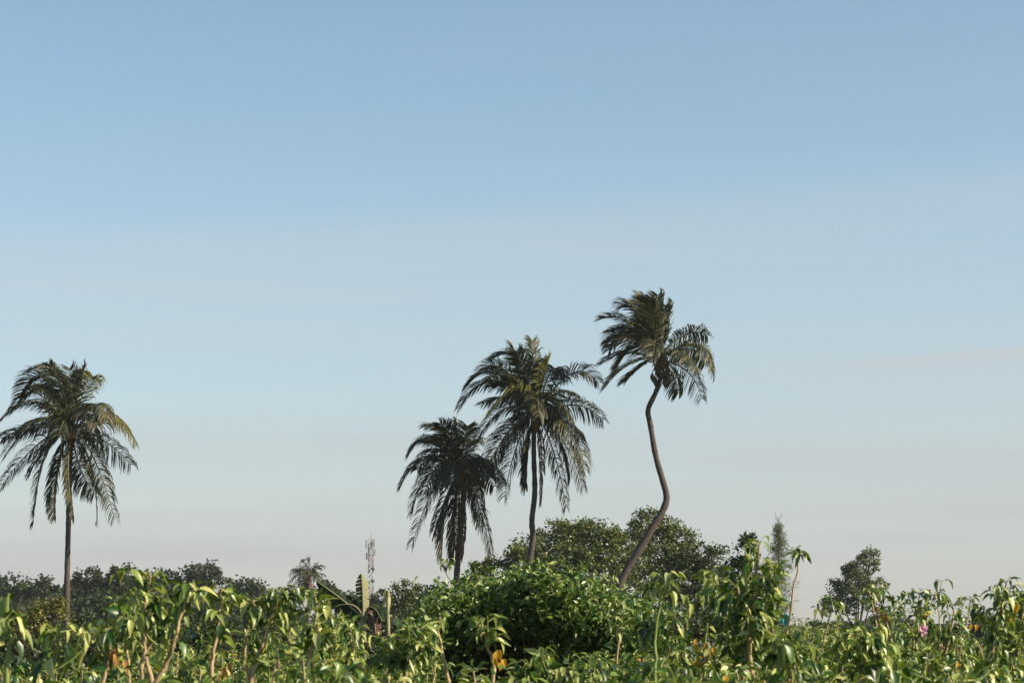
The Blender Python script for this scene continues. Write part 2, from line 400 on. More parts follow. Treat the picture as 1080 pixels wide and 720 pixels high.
P1 = palm('tall straight coconut palm standing alone at the far left', 150,
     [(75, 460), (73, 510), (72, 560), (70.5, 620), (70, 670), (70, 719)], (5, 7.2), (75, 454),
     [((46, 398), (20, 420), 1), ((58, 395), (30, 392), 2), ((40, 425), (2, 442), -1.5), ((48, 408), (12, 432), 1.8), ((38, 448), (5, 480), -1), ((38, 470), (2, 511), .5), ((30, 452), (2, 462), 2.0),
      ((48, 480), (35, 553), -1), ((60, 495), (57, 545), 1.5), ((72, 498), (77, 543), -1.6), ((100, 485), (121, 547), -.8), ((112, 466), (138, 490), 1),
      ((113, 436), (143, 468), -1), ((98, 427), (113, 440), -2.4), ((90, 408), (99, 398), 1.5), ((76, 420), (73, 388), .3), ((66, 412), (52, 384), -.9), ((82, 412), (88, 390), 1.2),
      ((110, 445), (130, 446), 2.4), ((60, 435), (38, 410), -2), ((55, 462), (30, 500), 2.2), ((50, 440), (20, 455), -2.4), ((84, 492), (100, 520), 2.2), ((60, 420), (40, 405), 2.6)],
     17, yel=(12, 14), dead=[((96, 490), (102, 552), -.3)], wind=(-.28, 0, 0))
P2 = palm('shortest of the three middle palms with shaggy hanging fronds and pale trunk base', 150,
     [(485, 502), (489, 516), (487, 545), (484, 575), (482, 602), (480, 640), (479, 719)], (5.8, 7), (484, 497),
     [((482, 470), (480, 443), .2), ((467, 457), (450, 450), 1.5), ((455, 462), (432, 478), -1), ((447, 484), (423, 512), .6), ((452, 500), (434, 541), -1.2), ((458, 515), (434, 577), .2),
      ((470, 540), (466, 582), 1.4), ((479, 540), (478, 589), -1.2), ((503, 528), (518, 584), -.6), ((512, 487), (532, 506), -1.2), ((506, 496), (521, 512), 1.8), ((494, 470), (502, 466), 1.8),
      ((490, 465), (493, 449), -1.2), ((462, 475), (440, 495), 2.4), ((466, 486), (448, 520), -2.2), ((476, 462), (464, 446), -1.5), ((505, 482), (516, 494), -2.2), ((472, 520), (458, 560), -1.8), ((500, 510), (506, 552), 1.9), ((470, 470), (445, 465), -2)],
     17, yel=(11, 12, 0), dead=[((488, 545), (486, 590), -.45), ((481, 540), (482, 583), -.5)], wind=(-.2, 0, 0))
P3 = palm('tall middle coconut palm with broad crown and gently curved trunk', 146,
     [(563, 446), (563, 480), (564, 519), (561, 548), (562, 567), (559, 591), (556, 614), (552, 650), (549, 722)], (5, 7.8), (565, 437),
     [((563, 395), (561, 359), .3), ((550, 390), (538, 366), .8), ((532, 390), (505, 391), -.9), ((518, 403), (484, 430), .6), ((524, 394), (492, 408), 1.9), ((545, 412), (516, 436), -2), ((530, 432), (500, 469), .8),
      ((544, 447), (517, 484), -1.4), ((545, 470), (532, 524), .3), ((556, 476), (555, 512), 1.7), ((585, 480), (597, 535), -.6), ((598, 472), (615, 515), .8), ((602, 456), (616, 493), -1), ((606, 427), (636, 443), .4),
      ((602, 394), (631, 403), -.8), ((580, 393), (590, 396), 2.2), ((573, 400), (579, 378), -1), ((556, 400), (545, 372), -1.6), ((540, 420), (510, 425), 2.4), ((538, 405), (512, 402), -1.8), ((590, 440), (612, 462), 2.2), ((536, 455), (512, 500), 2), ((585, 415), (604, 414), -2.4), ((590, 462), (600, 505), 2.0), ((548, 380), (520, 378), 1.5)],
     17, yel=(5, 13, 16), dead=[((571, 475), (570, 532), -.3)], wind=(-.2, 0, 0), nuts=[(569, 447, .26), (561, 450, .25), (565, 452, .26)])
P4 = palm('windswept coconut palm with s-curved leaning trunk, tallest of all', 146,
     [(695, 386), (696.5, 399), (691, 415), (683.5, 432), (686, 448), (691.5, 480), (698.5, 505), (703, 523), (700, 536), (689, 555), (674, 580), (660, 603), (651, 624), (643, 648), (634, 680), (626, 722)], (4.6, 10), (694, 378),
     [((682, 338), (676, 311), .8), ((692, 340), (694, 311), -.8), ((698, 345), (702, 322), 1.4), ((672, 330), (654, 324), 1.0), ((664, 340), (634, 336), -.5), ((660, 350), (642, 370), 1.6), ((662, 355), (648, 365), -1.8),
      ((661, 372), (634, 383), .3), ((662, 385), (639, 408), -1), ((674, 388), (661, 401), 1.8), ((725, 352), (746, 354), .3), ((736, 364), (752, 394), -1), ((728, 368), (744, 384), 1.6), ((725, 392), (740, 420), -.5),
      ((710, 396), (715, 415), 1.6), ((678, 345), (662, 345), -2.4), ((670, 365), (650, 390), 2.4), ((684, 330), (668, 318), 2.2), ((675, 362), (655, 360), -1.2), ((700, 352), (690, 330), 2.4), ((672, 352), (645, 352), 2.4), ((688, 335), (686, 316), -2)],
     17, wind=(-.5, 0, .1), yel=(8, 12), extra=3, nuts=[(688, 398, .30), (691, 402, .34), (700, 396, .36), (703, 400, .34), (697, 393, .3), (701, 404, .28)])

# ------------------------------------------------------------------ broadleaf trees
def leaf_cloud(g, clumps, rads, per, size, tmpl, mat=0, flat=.8, upb=.5, hang=0.0):
    clumps = np.asarray(clumps); rads = np.asarray(rads)
    idx = np.repeat(np.arange(len(clumps)), per)
    off = nr.normal(size=(len(idx), 3)) * .5; off[:, 2] *= flat
    ln = np.linalg.norm(off, axis=1, keepdims=True); off = off / np.maximum(ln, 1) 
    pos = clumps[idx] + off * rads[idx][:, None]
    ax = rand_dirs(len(idx)); ax[:, 2] = ax[:, 2] * .7 - hang
    nm = rand_dirs(len(idx)) + np.array([0, 0, upb]) + off * .8
    g.inst(tmpl[0], tmpl[1], pos, frame(ax, nm), size * nr.uniform(.6, 1.25, len(idx)), mat)

def lobe_clumps(c, r, n, shell=.6):
    d = rand_dirs(n); d[:, 2] = np.where(d[:, 2] < -.5, -d[:, 2] * .6, d[:, 2]); d = norm(d)
    u = shell + (1.04 - shell) * nr.random(n) ** .7
    return c + d * u[:, None] * np.asarray(r)

def tree(name, label, cat, D, base_px, lobes, leaf, mat, per=38, dens=1.0, group=None, trunk_r=.16, clump=.30, tmpl=T_small, twigs=True, flat=.8, depth=.9, ground_y=None, upb=.25, hang=0.0, split=True):
    """lobes: (px, py, rx_px, ry_px, depth offset m)"""
    sc = F / D
    b = at(base_px, HORIZON + 1.7 * sc, D); b[2] = 0
    root = thing(name, b, label, cat, group)
    g = Geo(); tr = Geo()
    cz = min(at(l[0], l[1], D)[2] for l in lobes)
    cx = np.mean([at(l[0], l[1], D)[0] for l in lobes])
    fork = np.array([b[0] * .6 + cx * .4, D, max(cz * .45, .4)])
    tr.tube(smooth_path([b, (b + fork) / 2 + np.array([rnd.uniform(-.1, .1), 0, 0]), fork], 7), np.linspace(trunk_r * 1.3, trunk_r * .8, 7), 8)
    for (px, py, rx, ry, dz) in lobes:
        c = at(px, py, D + dz); r = np.array([rx / sc, (rx + ry) / 2 / sc * depth, ry / sc])
        vol = (r[0] * r[2]) ** .5
        n = int(max(8, dens * 34 * (vol / (clump * 3.4)) ** 2))
        cl = lobe_clumps(c, r, n)
        cl = cl[cl[:, 2] > .25]
        leaf_cloud(g, cl, nr.uniform(.6, 1.25, len(cl)) * clump, per, leaf, tmpl, 0, flat, upb, hang)
        tr.tube(smooth_path([fork, fork * .5 + c * .5 + np.array([0, 0, -.15 * r[2]]), c], 6), np.linspace(trunk_r * .6, trunk_r * .3, 6), 6)
        if twigs:
            for q in cl[:: max(1, len(cl) // 16)]:
                tr.tube([c, (c + q) / 2 + rand_dirs(1)[0] * .1 * vol, q], [trunk_r * .28, trunk_r * .18, trunk_r * .06], 4)
    tr.build('trunk', M_bark, root); g.build('crown', mat, root)
    return root

# the clump of trees behind the curved palm
tree('broadleaf_tree', 'wide olive green broadleaf tree between the tall middle palm and the curved palm', 'tree', 158, 600,
     [(598, 582, 48, 34, 0), (560, 605, 36, 26, -1), (632, 580, 40, 30, 1), (612, 566, 34, 18, -.5), (580, 600, 50, 34, -2), (640, 615, 50, 34, -1.5), (545, 625, 34, 20, 0), (600, 635, 70, 28, -1)],
     .22, M_tree, 66, 1.05, clump=.58)
tree('broadleaf_tree', 'tall ragged tree directly behind the leaning trunk of the curved palm', 'tree', 166, 690,
     [(685, 562, 26, 18, 0), (704, 570, 30, 22, .5), (668, 580, 26, 20, -.5), (700, 592, 40, 26, -1), (684, 548, 14, 9, 0), (716, 600, 30, 30, 0), (680, 620, 46, 34, -1)],
     .21, M_tree, 62, 1.05, clump=.54)
tree('broadleaf_tree', 'dark rounded tree at the right end of the tree clump behind the field', 'tree', 160, 738,
     [(744, 598, 26, 26, 0), (730, 600, 22, 20, 0), (757, 612, 16, 20, 0), (725, 622, 34, 30, -1), (752, 625, 20, 26, .5), (735, 645, 40, 24, -1)],
     .22, M_tree_dark, 56, 1.15, clump=.54)
tree('young_tree', 'small bushy young tree between the short palm and the tall middle palm', 'tree', 156, 512,
     [(511, 606, 13, 15, 0), (505, 622, 22, 15, 0), (518, 596, 8, 9, .2), (502, 600, 6, 6, 0)], .2, M_tree, 50, 1.0, clump=.36, trunk_r=.12)
tree('broadleaf_tree', 'small dark leafy tree standing behind the tall cane shrub right of the clump', 'tree', 90, 786,
     [(787, 580, 10, 14, 0), (790, 572, 6, 8, 0), (778, 592, 9, 10, 0), (783, 602, 16, 14, 0), (795, 620, 18, 18, 0), (780, 632, 22, 22, 0)], .14, M_tree_dark, 34, 1.0, clump=.24, trunk_r=.08)
tree('broadleaf_tree', 'lopsided pale green tree leaning right with bare sky around it, right of centre', 'tree', 230, 905,
     [(906, 612, 15, 20, 0), (914, 596, 12, 11, 0), (918, 587, 8, 7, 0), (903, 632, 22, 22, 0), (922, 622, 14, 14, 0), (884, 620, 11, 9, 1), (882, 640, 16, 14, 1), (898, 602, 8, 8, 0)],
     .25, M_conifer, 56, 1.2, clump=.55, trunk_r=.14)

def casuarina(label, D, base_px, top_px, top_y, prof, leaf=.10):
    """slender feathery tree: prof = list of (y px, half width px)"""
    sc = F / D; b = at(base_px, 690 + 1.7 * sc, D); b[2] = 0
    root = thing('casuarina_tree', b, label, 'tree'); top = at(top_px, top_y, D)
    tr = Geo(); tr.tube(smooth_path([b, (b * .5 + top * .5), top], 12), np.linspace(.13, .012, 12), 7)
    g = Geo(); pos = []; axs = []
    for i in range(210):
        y = rnd.uniform(prof[0][0], prof[-1][0])
        w = np.interp(y, [p[0] for p in prof], [p[1] for p in prof]) / sc
        k = (y - top_y) / (690 - top_y); p = at(top_px + (base_px - top_px) * k, y, D)
        a = rnd.uniform(0, 6.28); ln = w * rnd.uniform(.4, 1.5)
        d = np.array([math.cos(a), math.sin(a), rnd.uniform(.1, .8)]); q = p + d * ln
        tr.tube([p, (p + q) / 2 + np.array([0, 0, .05]), q], [.015, .01, .004], 3)
        for j in range(26):
            s = rnd.random() ** .7; pos.append(p + (q - p) * s + nr.normal(size=3) * leaf); axs.append(d * .6 + nr.normal(size=3) * .5 + np.array([0, 0, -.4]))
    pos = np.array(pos); axs = np.array(axs)
    g.inst(T_small[0] * np.array([.35, 2.0, 1]), T_small[1], pos, frame(axs, rand_dirs(len(pos))), leaf * nr.uniform(.7, 1.3, len(pos)))
    for i in range(9):      # bare twigs at the very top
        a = rnd.uniform(0, 6.28); p = top + np.array([0, 0, -rnd.uniform(.1, 1.3)]); q = p + np.array([math.cos(a) * .35, math.sin(a) * .35, rnd.uniform(.3, .9)]); tr.tube([p, (p + q) / 2 + np.array([math.cos(a) * .1, 0, 0]), q], [.02, .015, .006], 4)
    tr.build('trunk', M_bark, root); g.build('crown', M_conifer, root)
casuarina('slender feathery casuarina with bare twig top beside the tall thin cane', 190, 820, 821.5, 546, [(554, 1.2), (562, 5), (580, 8), (605, 13), (630, 16), (648, 20), (665, 16), (690, 14)], .17)

# distant dark mass on the left: distinguishable trees, then the wood itself
def far_tree(label, px, py, rx, ry, D=340, mat=None, extra=(), cat='tree', leaf=.55):
    py -= 5 if px < 280 else 0
    tree('distant_tree', label, cat, D, px, [(px, py, rx, ry, 0), (px - rx * .5, py + ry * .9, rx * .8, ry, 0), (px + rx * .5, py + ry * .9, rx * .9, ry, 1)] + list(extra),
         leaf, mat or M_far, 34, 1.2, clump=.95, trunk_r=.3, twigs=False)
far_tree('broad dome-shaped dark tree on the skyline of the left wood', 214, 612, 25, 12)
far_tree('ragged spiky tree on the skyline between the palm trunk and tallest left cane', 127, 612, 12, 13)
far_tree('bushy dark tree on the skyline just right of the left palm trunk', 93, 616, 17, 11)
far_tree('low dark tree with small tufted top at the far left edge', 10, 624, 17, 12)
far_tree('tufted low tree just left of the lone palm trunk on the skyline', 46, 623, 14, 10)
far_tree('rounded low tree on the descending skyline right of the dome tree', 258, 625, 18, 10)
far_tree('flat dark tree on skyline behind the twin tan canes', 172, 617, 20, 11)
far_tree('low tree on the skyline left of the small distant palm', 290, 634, 16, 9)
far_tree('hazy tree beneath the lattice mast', 400, 634, 14, 12, 420)
far_tree('small feathery tree between the distant palm and the banana plant', 346, 622, 8, 8, 300)
far_tree('low dark tree filling the gap between distant palm and banana plant', 362, 634, 18, 9, 300)
tree('broadleaf_tree', 'olive green tree right of the rolled banana leaf, left of the short palm', 'tree', 170, 430,
     [(428, 627, 16, 13, 0), (414, 640, 18, 14, 0), (442, 632, 16, 14, 1), (430, 650, 34, 16, 0)], .2, M_tree, 48, 1.2, clump=.5)
tree('broadleaf_tree', 'low green tree just left of the foot of the short palm', 'tree', 150, 462,
     [(462, 628, 14, 11, 0), (452, 642, 22, 15, 0), (480, 640, 20, 14, 1)], .2, M_tree, 48, 1.2, clump=.5)

def wood():
    g = Geo(); cl = []; rr = []
    for i in range(230):
        px = rnd.uniform(-120, 330); D = rnd.uniform(300, 420)
        top = np.interp(px, [-120, 0, 60, 100, 150, 215, 260, 330], [611, 608, 611, 603, 602, 606, 616, 640]) + rnd.uniform(3, 30) + (420 - D) * .18
        p = at(px, top, D); n = 26
        d = lobe_clumps(p + np.array([0, 0, -2.2]), np.array([3.4, 3.2, 2.6]), n); d = np.vstack([d, p + nr.normal(size=(26, 3)) * np.array([3, 3, 1.6]) + np.array([0, 0, -4.5])])
        cl.append(d[d[:, 2] > .4])
    for i in range(70):
        px = rnd.uniform(330, 1250); D = rnd.uniform(420, 560); p = at(px, rnd.uniform(662, 676) - (8 if 360 < px < 520 else 0), D)
        cl.append(lobe_clumps(p, np.array([5, 4, 2.2]), 24))
    cl = np.vstack(cl)
    leaf_cloud(g, cl, nr.uniform(.7, 1.5, len(cl)), 26, .75, T_small)
    tag(g.build('distant_wood', M_far), 'dark hazy wood along the horizon on the left', 'wood', kind='stuff')
wood()

# mid-distance bushes at the left
def bush(label, D, px, lobes, leaf, mat, per=34, dens=1.0, clump=.3, tmpl=T_small, name='bush'):
    return tree(name, label, 'bush', D, px, lobes, leaf, mat, per, dens, clump=clump, trunk_r=.06, tmpl=tmpl)
bush('yellowish green bush left of the lone palm trunk', 85, 55, [(55, 650, 24, 18, 0), (30, 660, 26, 20, 0), (62, 640, 10, 8, 0), (45, 680, 40, 24, 0)], .12, M_yellowbush, clump=.26)
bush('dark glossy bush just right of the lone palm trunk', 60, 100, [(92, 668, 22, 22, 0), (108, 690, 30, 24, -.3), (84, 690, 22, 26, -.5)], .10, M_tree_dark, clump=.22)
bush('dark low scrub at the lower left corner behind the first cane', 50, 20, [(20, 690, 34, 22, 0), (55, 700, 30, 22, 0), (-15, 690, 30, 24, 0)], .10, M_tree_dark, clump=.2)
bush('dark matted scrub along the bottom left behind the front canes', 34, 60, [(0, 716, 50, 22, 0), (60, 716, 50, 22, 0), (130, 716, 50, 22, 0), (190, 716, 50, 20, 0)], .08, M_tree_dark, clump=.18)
bush('dark scrub in the gap between the leaning left canes', 55, 190, [(175, 680, 40, 30, 0), (225, 682, 40, 30, 0), (280, 690, 40, 30, 0), (135, 690, 36, 30, 0)], .10, M_tree_dark, clump=.22)  # dark leaf colour stands in for the shadow between the canes
bush('low dark bush on the horizon beyond the field, right of the tilted tree', 170, 865, [(868, 662, 16, 7, 0), (940, 655, 22, 9, 0), (890, 665, 26, 8, 0)], .2, M_far, clump=.4)
bush('rounded grey green bush poking over the dark shed at the right', 130, 1032, [(1032, 652, 10, 8, 0), (1022, 660, 18, 8, 0)], .15, M_conifer, clump=.3)
bush('dark scrub under the tree clump, right of the vine mound', 60, 700, [(700, 668, 40, 28, 0), (735, 672, 36, 24, 0), (665, 672, 26, 22, 0), (770, 672, 26, 22, 0)], .10, M_tree_dark, clump=.22)
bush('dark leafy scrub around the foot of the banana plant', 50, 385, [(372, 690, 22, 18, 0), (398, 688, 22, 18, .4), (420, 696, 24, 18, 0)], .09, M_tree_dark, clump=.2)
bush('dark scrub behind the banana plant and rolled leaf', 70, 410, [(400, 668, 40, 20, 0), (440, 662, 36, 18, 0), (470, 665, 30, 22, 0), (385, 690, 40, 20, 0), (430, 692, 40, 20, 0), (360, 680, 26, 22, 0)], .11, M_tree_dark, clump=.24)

# ------------------------------------------------------------------ small distant palm
palm('small distant dark palm with a grey skirt of dead fronds, left of the lattice mast', 330,
     [(324, 612), (325, 640), (325, 660), (325, 704)], (3, 4), (324, 608),
     [((316, 599), (306, 606), 0), ((322, 596), (321, 590), 1), ((326, 597), (327, 588), 0), ((332, 599), (340, 596), -1), ((330, 604), (336, 612), 1), ((314, 606), (305, 615), 1), ((315, 612), (308, 626), -1),
      ((318, 603), (310, 600), 2), ((318, 618), (312, 634), 1.5), ((329, 600), (333, 594), 2), ((320, 620), (318, 636), -1.5), ((334, 604), (342, 606), 0)],
     8, dead=[((327, 622), (324, 640), -.4), ((331, 622), (333, 642), -.3), ((329, 622), (329, 644), -.6), ((334, 622), (338, 640), 0), ((322, 622), (320, 640), 0)], wind=(-.1, 0, 0), spacing=.2, width=.16, group=None, lmax=1.3, extra=3)

# ------------------------------------------------------------------ lattice mast
def mast():
    D = 900; sc = F / D
    top = at(391.5, 568, D); cx = top[0]; H = top[2]
    root = thing('lattice_mast', (cx, D, 0), 'slim red and white telecom lattice mast on the skyline', 'tower')
    wb, wt = 2.6, 1.9
    def corner(i, z):
        w = wb + (wt - wb) * z / H; a = math.pi / 4 + i * math.pi / 2
        return np.array([cx + w * .62 * math.cos(a), D + w * .62 * math.sin(a), z])
    nb = 7
    for i in range(4):
        g = Geo()
        for k in range(nb):
            g.tube([corner(i, H * k / nb), corner(i, H * (k + 1) / nb)], .15, 5, k % 2)
        g.build('leg', [M_steel_white, M_steel_red], root)
    g = Geo(); nl = 22
    for k in range(nl):
        z0, z1 = H * k / nl, H * (k + 1) / nl; mt = int(k / nl * nb) % 2
        for i in range(4):
            g.tube([corner(i, z0), corner((i + 1) % 4, z1)], .085, 4, mt); g.tube([corner((i + 1) % 4, z0), corner(i, z1)], .085, 4, mt); g.tube([corner(i, z1), corner((i + 1) % 4, z1)], .085, 4, mt)
    g.build('bracing', [M_steel_white, M_steel_red], root)
    for (dx, dz, h) in ((-1.7, -2.0, 3.2), (1.2, -1.6, 2.8), (-1.5, -6.5, 2.6), (.2, -2.2, 3.0), (-.8, -4.0, 2.4), (1.5, -5.0, 2.4)):
        g = Geo(); g.box((cx + dx - .3, D - 1.9, H + dz - h / 2), (cx + dx + .3, D - 1.6, H + dz + h / 2)); g.tube([(cx + dx, D - 1.6, H + dz), (cx + dx * .6, D - .9, H + dz)], .08, 4)
        g.build('antenna_panel', M_steel_grey if dx < .5 and dz < -2.1 else M_steel_white, root, smooth=False)
    for z in (H - 11, H - 15.5):
        g = Geo(); c = np.array([cx + .9, D - 1.9, z]); g.tube([c, c + np.array([0, .5, 0]), c + np.array([0, .55, 0])], [.75, .65, .1], 12); g.tube([c + np.array([0, .5, 0]), c + np.array([-.2, 1.2, 0])], .08, 4)
        g.build('dish_antenna', M_steel_grey, root)
    g = Geo(); g.tube([(cx, D, H), (cx, D, H + 3.2)], [.1, .06], 5); g.build('lightning_rod', M_steel_red, root)
mast()

# ------------------------------------------------------------------ dark shed
def shed():
    D = 112; l = at(972, 657, D); r = at(1062, 657, D)
    root = thing('shed', ((l[0] + r[0]) / 2, D + 1.2, 0), 'long low flat-topped dark shed beyond the field at the right', 'shed')
    h = l[2]
    g = Geo(); g.box((l[0] + .15, D + .1, 0), (r[0] - .15, D + 2.6, h - .12)); g.build('wall', M_tin, root, False)
    g = Geo(); n = 60
    xs = np.linspace(l[0], r[0], n); 
    v = []
    for x, k in zip(xs, range(n)):
        z = h - .1 + (.03 if k % 2 else 0); v += [(x, D - .15, z - .02), (x, D + 2.8, z + .1), (x, D + 2.8, z + .07), (x, D - .15, z - .05)]
    f = []
    for k in range(n - 1):
        a = 4 * k; b = a + 4
        f += [(a, b, b + 1, a + 1), (a + 3, a + 2, b + 2, b + 3), (a, a + 3, b + 3, b), (a + 1, b + 1, b + 2, a + 2)]
    g.add(v, f); g.build('roof', M_tin, root, False)
    g = Geo(); xm = (l[0] + r[0]) / 2; g.box((xm - .5, D + .06, 0.03), (xm + .5, D + .14, 1.9)); g.build('door', M_bark, root, False)
shed()

# ------------------------------------------------------------------ banana plants
def banana_leaf(base, mid, tip, w, mat, name, root, rollv=0.0, twist=0.0, tatter=.25, label=None, halves=(1, 1), n=26, two=None):
    base, mid, tip = map(np.array, (base, mid, tip)); ctrl = 2 * mid - (base + tip) / 2
    t = np.linspace(0, 1, n)[:, None]; P = (1 - t) ** 2 * base + 2 * t * (1 - t) * ctrl + t * t * tip
    tan = norm(np.gradient(P, axis=0)); ref = np.array([math.sin(twist), -math.cos(twist), .0])
    side = norm(np.cross(tan, ref)); nm = np.cross(side, tan)
    g = Geo(); g.tube(P, .03 * (1 - t[:, 0]) + .008, 5, 1)
    tt = t[:, 0]; prof = np.clip((tt - .12) / .18, 0, 1) ** .6 * np.clip((1 - tt) / .22, 0, 1) ** .6 * w
    for sg, hw in zip((-1, 1), halves):
        i = 2
        while i < n - 2:
            j = min(i + rnd.randint(2, 5), n - 1)     # wind-torn strips
            drp = rnd.uniform(0, tatter); vv = []; ff = []
            for q, k in enumerate(range(i, j + 1)):
                ww = prof[k] * hw
                for s in (0, .5, 1):
                    vv.append(P[k] + side[k] * sg * ww * s * (1 - drp * .3) - nm[k] * ww * s * s * (rollv + .2) + np.array([0, 0, -1]) * ww * s * s * drp + tan[k] * (-.02 if q and k == j else 0) * s)
            for q in range(j - i):
                a = q * 3; ff += [(a, a + 1, a + 4, a + 3), (a + 1, a + 2, a + 5, a + 4)]
            g.add(vv, ff, 0 if (two is None or sg < 0) else 2); i = j
    mats = [mat, M_banana_stem] + ([two] if two else [])
    o = g.build(name, mats, root)
    if label: o['label'] = label
    return o
def banana():
    D = 58; b = at(383, 728, D); b[2] = 0
    root = thing('banana_plant', b, 'banana plant with one upright leaf half coloured dark, half pale as sunlit', 'banana plant')
    s = at(383, 652, D)
    g = Geo(); g.tube(smooth_path([b, (b + s) / 2, s], 8), np.linspace(.13, .06, 8), 9); g.build('stem', M_banana_stem, root)
    A = lambda x, y, dz=0: at(x, y, D + dz)
    banana_leaf(s, A(382.5, 628), A(381, 604), .26, M_banana, 'leaf', root, 0, 0.25, .1, 'upright leaf, left half coloured as shaded, right half as sunlit', halves=(.6, .62), two=M_banana_light)  # sun and shade on the two halves are put into their colours
    banana_leaf(s, A(362, 633), A(333, 612, -.2), .17, M_banana, 'leaf', root, .3, .2, .9)
    banana_leaf(s, A(372, 638), A(352, 640), .26, M_banana, 'leaf', root, .3, .2, 1.3)
    banana_leaf(s, A(392, 640), A(403, 655, -.5), .24, M_banana, 'leaf', root, .3, -.2, .9)
    banana_leaf(s, A(374, 648, .4), A(360, 668, .8), .24, M_banana, 'leaf', root, .3, .3, 1.0)
    banana_leaf(s, A(388, 645, .8), A(396, 660, 1.2), .24, M_banana, 'leaf', root, .3, .3, 1.0)
    banana_leaf(s, A(393, 650, -.2), A(397, 684, -.2), .16, M_banana_dead, 'dead_leaf', root, .2, 0, .4, 'limp reddish brown dead leaf')
    D = 60; b = at(410, 726, D); b[2] = 0
    root = thing('banana_plant', b, 'young banana shoot with a narrow pale rolled leaf standing upright', 'banana plant')
    s = at(409.5, 650, D)
    g = Geo(); g.tube(smooth_path([b, s], 6), np.linspace(.07, .04, 6), 8); g.build('stem', M_banana_stem, root)
    banana_leaf(s, A(409, 636, 2), A(408.5, 622, 2), .10, M_banana_light, 'rolled_leaf', root, .8, .2, .1)
    banana_leaf(s, A(402, 652, 2), A(396, 662, 2), .18, M_banana, 'leaf', root, .3, .2, 1.0)
    banana_leaf(s, A(417, 650, 2), A(424, 660, 2), .18, M_banana, 'leaf', root, .3, -.2, 1.0)
banana()

# ------------------------------------------------------------------ cane shrubs (foreground)
def cane_leaves(path, n, size, lo=.45, pal=None, spread=1.0, top=6, droop=(-.2, 1.5)):
    """arrays of leaf positions / frames on a cane path (bottom->top); returns pos, R, size, petiole segments"""
    m = len(path); u = lo + (1 - lo) * nr.random(n) ** .75
    u[:top] = 1 - nr.random(min(top, n)) ** 1.4 * .11
    i = np.clip((u * (m - 1)).astype(int), 0, m - 2); k = u * (m - 1) - i
    p = path[i] * (1 - k)[:, None] + path[i + 1] * k[:, None]
    a = nr.uniform(0, 2 * math.pi, n); out = np.stack([np.cos(a), np.sin(a), np.zeros(n)], -1)
    pl = size * nr.uniform(.25, .75, n) * spread
    end = p + out * pl[:, None] + np.array([0, 0, 1]) * (pl * nr.uniform(.0, .8, n))[:, None]
    dr = nr.uniform(droop[0], droop[1], n)
    ax = out * nr.uniform(.5, 1.0, n)[:, None] + np.array([0, 0, -1]) * dr[:, None] + nr.normal(size=(n, 3)) * .15
    young = u > .96
    ax[young] = (out * .9 + np.array([0, 0, 1]) * nr.uniform(-.6, .7, n)[:, None])[young]
    nm = out * .8 + np.array([0, 0, .9]) + nr.normal(size=(n, 3)) * .35
    s = size * nr.uniform(.45, 1.2, n); s[young] *= nr.uniform(.5, 1, young.sum())
    return p, end, frame(ax, nm), s

def grow(gl, path, n, size, mats=(0,), probs=(1,), **kw):
    p, end, Rm, s = cane_leaves(path, n, size, **kw)
    mt = nr.choice(mats, size=n, p=probs)
    wd = nr.uniform(.75, 1.15, n)
    gl.inst(T_cane[0], T_cane[1], end, Rm, np.stack([s * wd, s, s], -1), mt)
    # petioles as slim 3-sided spines
    d = end - p; ln = np.linalg.norm(d, axis=1)
    tv = np.array([(-1, 0, 0), (1, 0, 0), (1, 1, 0), (-1, 1, 0)], float)
    gl.inst(tv, np.array([(0, 1, 2, 3)]), p, frame(d, rand_dirs(n)), np.stack([np.full(n, .0022), ln, np.full(n, 1)], -1), 1)

def flower(g, p, s):
    """pink funnel flower"""
    n = 10; v = []; f = []
    for k, (r, y) in enumerate(((.08, 0), (.14, .35), (.3, .7), (.62, .95), (.58, 1.0))):
        for j in range(n):
            a = j * 2 * math.pi / n; rr = r * (1 + (.10 * math.cos(5 * a) if k > 2 else 0)); v.append(p + s * np.array([rr * math.cos(a), -y, rr * math.sin(a)]))
    for k in range(4):
        for j in range(n): f.append((k * n + j, k * n + (j + 1) % n, (k + 1) * n + (j + 1) % n, (k + 1) * n + j))
    g.add(v, f)

